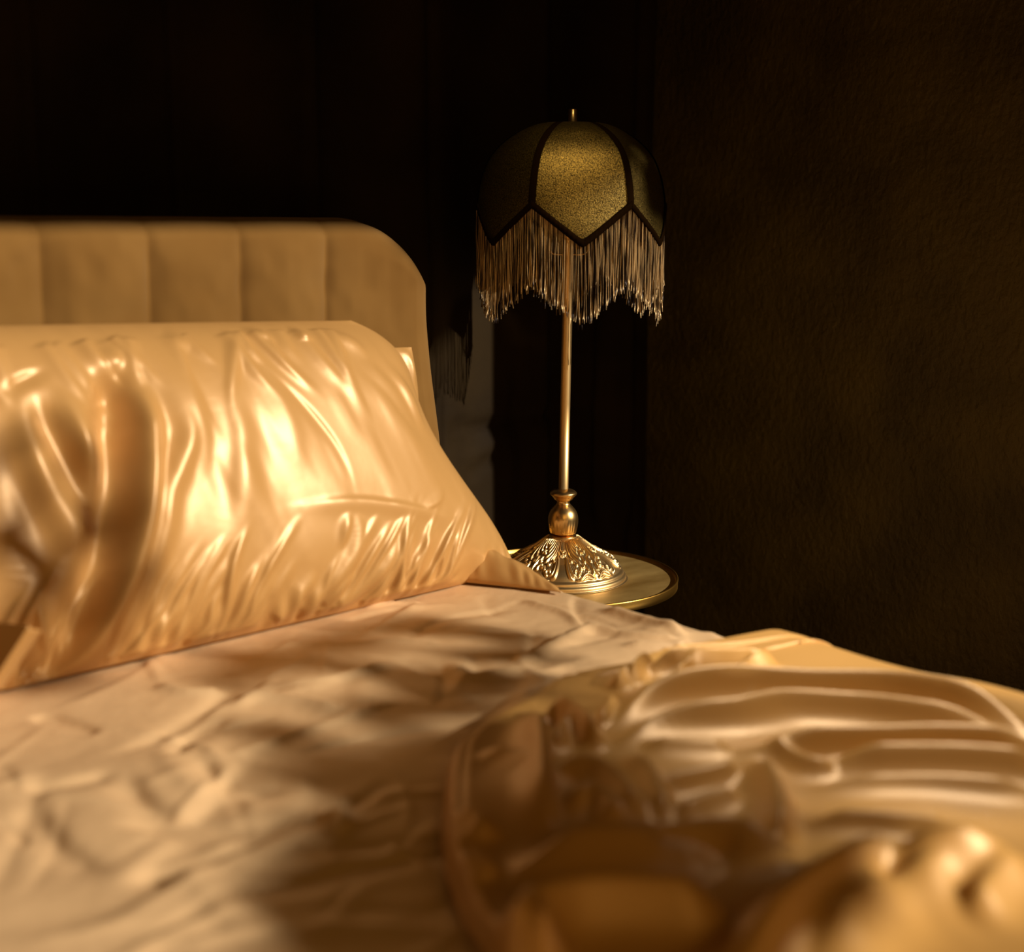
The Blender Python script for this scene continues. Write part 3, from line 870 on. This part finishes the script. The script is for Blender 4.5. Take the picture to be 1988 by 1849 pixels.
# fringe
NS = 440
mb = MB()
lrng = random.Random(5)
for i in range(NS):
    a = 2 * math.pi * (i + lrng.uniform(-.3, .3)) / NS
    rel = (a - pan_c[0] + half) % (2 * half)
    w = rel / half - 1
    zt_ = -float(edge_depth(np.array(w))) - .0005
    L = .132 + lrng.gauss(0, .0035)
    if lrng.random() < .06: L -= lrng.uniform(.005, .03)
    pts, ph1, ph2 = [], lrng.uniform(0, 6.28), lrng.uniform(0, 6.28)
    am = lrng.uniform(.0003, .0016)
    ro = lrng.uniform(-.0025, .0015)
    kx, ky = lrng.gauss(0, .0012), lrng.gauss(0, .0016)
    nq = 11
    p = shade_pt(np.array(a), np.array(w), np.array(zt_ + .002), ro)
    for j in range(nq):
        s = j / (nq - 1)
        curl = (max(0, s - .8) / .2) ** 2
        pts.append((p[0] + am * math.sin(ph1 + s * 7) * s + kx * s - .02 * lrng.gauss(0, .0015) + curl * lrng.gauss(0, .0012),
                    p[1] + am * math.sin(ph2 + s * 6) * s + ky * s + curl * lrng.gauss(0, .0012),
                    Z_TOP + zt_ + .002 - L * s))
    rd = lrng.uniform(.00036, .00062)
    rads = [rd] * nq; rads[-1] = rd * 1.5; rads[-2] = rd * 1.2
    mb.tube(pts, rads, 5, caps=True)
o = mb.build('fringe', M['thread'], shade); tag(o, kind='stuff', label='long gold thread fringe')

mb = MB(); fz0 = Z_TOP + .001
mb.lathe([(0, 0), (.0098, 0), (.0098, .0018), (.0074, .0022), (.0074, Z_FIN - fz0 - .001), (.0068, Z_FIN - fz0), (0, Z_FIN - fz0)], 32, (SC[0], SC[1], fz0))
mb.build('finial', M['brass'], lamp)
# socket, harp and bulb under the shade
zs = pole_top
mb = MB(); mb.lathe([(0, -.012), (.010, -.012), (.0125, -.008), (.0135, .0), (.0165, .004), (.0165, .036), (.014, .040), (0, .040)], 40, (LC[0] + lean[0], LC[1] + lean[1], zs)); mb.build('socket', M['brass'], lamp)
hc = np.array([*(LC + lean), 0]); rv = RGT * 1.0
hz = lamp_z(494)
hp = []
for s_, z_ in [(0, hz), (.022, hz), (.030, hz + .003), (.0335, hz + .010), (.034, hz + .03), (.040, hz + .08), (.038, hz + .13), (.025, Z_TOP - .03), (.008, Z_TOP - .004), (0, Z_TOP - .001)]:
    hp.append((s_, z_))
hp = [(-a_, b_) for a_, b_ in hp[::-1]] + hp[1:]
path = spline(np.array([hc + rv * a_ + np.array([0, 0, b_]) for a_, b_ in hp]), 5)
mb = MB(); mb.tube(path, .0016, 8); mb.build('harp', M['brass'], lamp)
bz = zs + .040
mb = MB(); mb.lathe([(.012, 0), (.0135, .012), (.022, .034), (.0285, .055), (.029, .068), (.024, .082), (.013, .091), (0, .094)], 40, (LC[0] + lean[0], LC[1] + lean[1], bz)); mb.build('bulb', M['glass'], lamp)

# ------------------------------------------------------------------ light
PHI, ELV = math.radians(68), math.radians(27)
SUN = (-FWD * math.cos(PHI) + RGT * math.sin(PHI)) * math.cos(ELV) + UP * math.sin(ELV)
E1 = np.cross(UP, SUN); E1 /= np.linalg.norm(E1)
if E1[0] < 0: E1 = -E1
E2 = np.cross(SUN, E1)
if E2[2] < 0: E2 = -E2

def lamp_obj(name, kind, loc, direction, **kw):
    l = D.lights.new(name, kind); o = D.objects.new(name, l); COL.objects.link(o); o.location = loc
    o.rotation_euler = Vector(direction).to_track_quat('-Z', 'Y').to_euler()
    for k_, v_ in kw.items(): setattr(l, k_, v_)
    return o
lamp_obj('sun', 'SUN', tuple(SUN * 6 + np.array([1, 1, .6])), -SUN, energy=4.9, angle=math.radians(.5), color=(1.0, .90, .77))
def from_cam(az, el):
    a_, e_ = math.radians(az), math.radians(el)
    return (-FWD * math.cos(a_) + RGT * math.sin(a_)) * math.cos(e_) + UP * math.sin(e_)
tgt = np.array([1.3, 1.5, 1.0])
FL = from_cam(18, 20)
lamp_obj('window_side_fill', 'AREA', tuple(tgt + FL * 3.0), -FL, energy=7, shape='RECTANGLE', size=1.8, size_y=1.2, color=(1.0, .55, .14))  # added fill lamp near the window wall, warms the shaded parts
tgt = np.array([*LC, 1.305]) - FWD * .12 - RGT * .012
FL = from_cam(13, 50)
lamp_obj('lampshade_fill', 'SPOT', tuple(tgt + FL * 1.9), -FL, energy=120, shadow_soft_size=.08, spot_size=math.radians(9.5), spot_blend=1.0, color=(1.0, .78, .42))  # added spot that lifts the front shade panel, no such lamp in the room
tgt = np.array([XW, 1.45, .82]); p_ = np.array([.35, -.5, 1.5]); 
lamp_obj('wall_fill', 'SPOT', tuple(p_), tgt - p_, energy=20, shadow_soft_size=.35, spot_size=math.radians(26), spot_blend=1.0, color=(1.0, .69, .17))  # added spot for a soft bright patch on the right wall

p_ = np.array([2.15, 1.05, 2.35]); tgt = np.array([1.36, .78, .66])
lamp_obj('fold_fill', 'SPOT', tuple(p_), tgt - p_, energy=112, shadow_soft_size=.10, spot_size=math.radians(25), spot_blend=.6, color=(1.0, .87, .70))  # added unseen spot, high on the right, that brightens the fold crests

# foot wall with the window the sun comes through, and the tree outside it
YW = -1.2
# the head of the window throws its shadow edge on the drape at z = 1.07
zl = 1.17 + (2.0 - YW) * SUN[2] / -SUN[1]
mb = MB()
wx0, wx1, sill = .2, 3.7, .6
mb.box((XL, YW - .12, 0), (wx0, YW, H)); mb.box((wx1, YW - .12, 0), (4.2, YW, H))
mb.box((wx0, YW - .12, 0), (wx1, YW, sill)); mb.box((wx0, YW - .12, zl), (wx1, YW, H))
struct('wall_front', mb, M['plaster'])

def g_of(P): return np.array([np.dot(P, E1), np.dot(P, E2)])
blobs = []          # leaf clusters set where shade is wanted: centre (g), radii, leaves
for px, py, r1, r2, n in [
    (830, 1490, .10, .09, 60), (760, 1740, .06, .08, 40), (880, 1640, .10, .10, 90), (810, 1830, .08, .08, 50), (980, 1640, .10, .12, 90), (1150, 1580, .12, .10, 90),
    (1200, 1690, .10, .06, 70), (1200, 1810, .10, .05, 60), (1180, 1830, .10, .08, 60), (1000, 1450, .09, .07, 50), (1180, 1490, .10, .06, 50), (1380, 1580, .10, .08, 60),
    (1330, 1400, .10, .12, 60), (1500, 1390, .10, .12, 60), (1680, 1400, .10, .14, 60), (1860, 1420, .10, .14, 60), (1560, 1500, .10, .12, 60), (1760, 1510, .10, .14, 60),  # clusters added to keep the sun off the top sheet
    (1330, 1650, .08, .03, 30), (1250, 1840, .08, .03, 30),
    (860, 1340, .10, .06, 24), (690, 1235, .12, .03, 40), (540, 1280, .08, .02, 14), (850, 1195, .06, .02, 14), (640, 1400, .05, .05, 12), (1020, 1330, .08, .04, 16), (1000, 1240, .09, .05, 14), 
]:
    blobs.append((g_of(on_z(px, py, BED_Z + .02)), r1 * .8, r2 * .45, int(n * .6)))
for px, py, r1, r2, n in [(100, 1080, .08, .15, 44)]:
    blobs.append((g_of(on_y(px, py, 1.56)), r1, r2, n))
blobs.append((g_of(np.array([LC[0] + .05, LC[1], 1.35])), .14, .06, 80)); blobs.append((g_of(np.array([*LC, 1.25]) + RGT * .15 - FWD * .03), .07, .05, 44)); blobs.append((g_of(np.array([*LC, 1.285]) - FWD * .13), .09, .028, 50))  # clusters added to keep the sun off the lampshade
fr = random.Random(17)
mb = MB(); tw_ = MB()
tree = None
tc = SUN * 5.3
for gc, r1, r2, n in blobs:
    for i in range(n):
        a_ = fr.uniform(0, 6.283); q_ = math.sqrt(fr.random())
        c_ = E1 * (gc[0] + r1 * q_ * math.cos(a_)) + E2 * (gc[1] + r2 * q_ * math.sin(a_)) + SUN * fr.uniform(5.0, 5.6)
        d_ = np.array([fr.gauss(0, 1) for _ in range(3)]); d_ /= np.linalg.norm(d_)
        b_ = np.cross(d_, SUN + .5 * np.array([fr.gauss(0, 1) for _ in range(3)])); b_ /= np.linalg.norm(b_)
        l_ = fr.uniform(.035, .065); wd = l_ * fr.uniform(.28, .4)
        mb.add([c_ - d_ * l_, c_ - d_ * l_ * .3 + b_ * wd, c_ + d_ * l_ * .35 + b_ * wd * .8, c_ + d_ * l_, c_ + d_ * l_ * .35 - b_ * wd * .8, c_ - d_ * l_ * .3 - b_ * wd], [(0, 1, 2, 3, 4, 5)])
gb = sum(np.array(b_[0]) for b_ in blobs) / len(blobs)
tcn = E1 * gb[0] + E2 * gb[1] + SUN * 5.3
tree = empty('tree', (tcn[0] + .3, tcn[1] - .2, 0), 'leafy tree outside the window behind the camera', 'tree')
mb.build('foliage', M['leaf'], tree, False)
base_t = np.array([tcn[0] + .3, tcn[1] - .2, 0])
tw_.tube(spline([base_t, base_t + [.03, 0, 1.0], tcn + [.25, -.1, -.2], tcn + [.1, 0, .2]], 6), np.linspace(.07, .012, 19), 10)
tw_.build('trunk', M['timber'], tree)

w = D.worlds.new('world'); scn.world = w; w.use_nodes = True
w.node_tree.nodes['Background'].inputs['Color'].default_value = (1.0, .48, .08, 1)
w.node_tree.nodes['Background'].inputs['Strength'].default_value = .05

# ------------------------------------------------------------------ camera
cam = D.cameras.new('camera'); co = D.objects.new('camera', cam); COL.objects.link(co)
cam.sensor_fit = 'HORIZONTAL'; cam.sensor_width = 36; cam.lens = 36 * FPX / 1988
cam.clip_start = .05
Mx = Matrix(((CR[0], CU[0], -AX[0], CAM[0]), (CR[1], CU[1], -AX[1], CAM[1]), (CR[2], CU[2], -AX[2], CAM[2]), (0, 0, 0, 1)))
co.matrix_world = Mx
cam.dof.use_dof = True; cam.dof.focus_distance = 2.39; cam.dof.aperture_fstop = 2.0; cam.dof.aperture_blades = 9
scn.camera = co
scn.view_settings.view_transform = 'Standard'
scn.view_settings.look = 'None'
scn.cycles.use_denoising = True
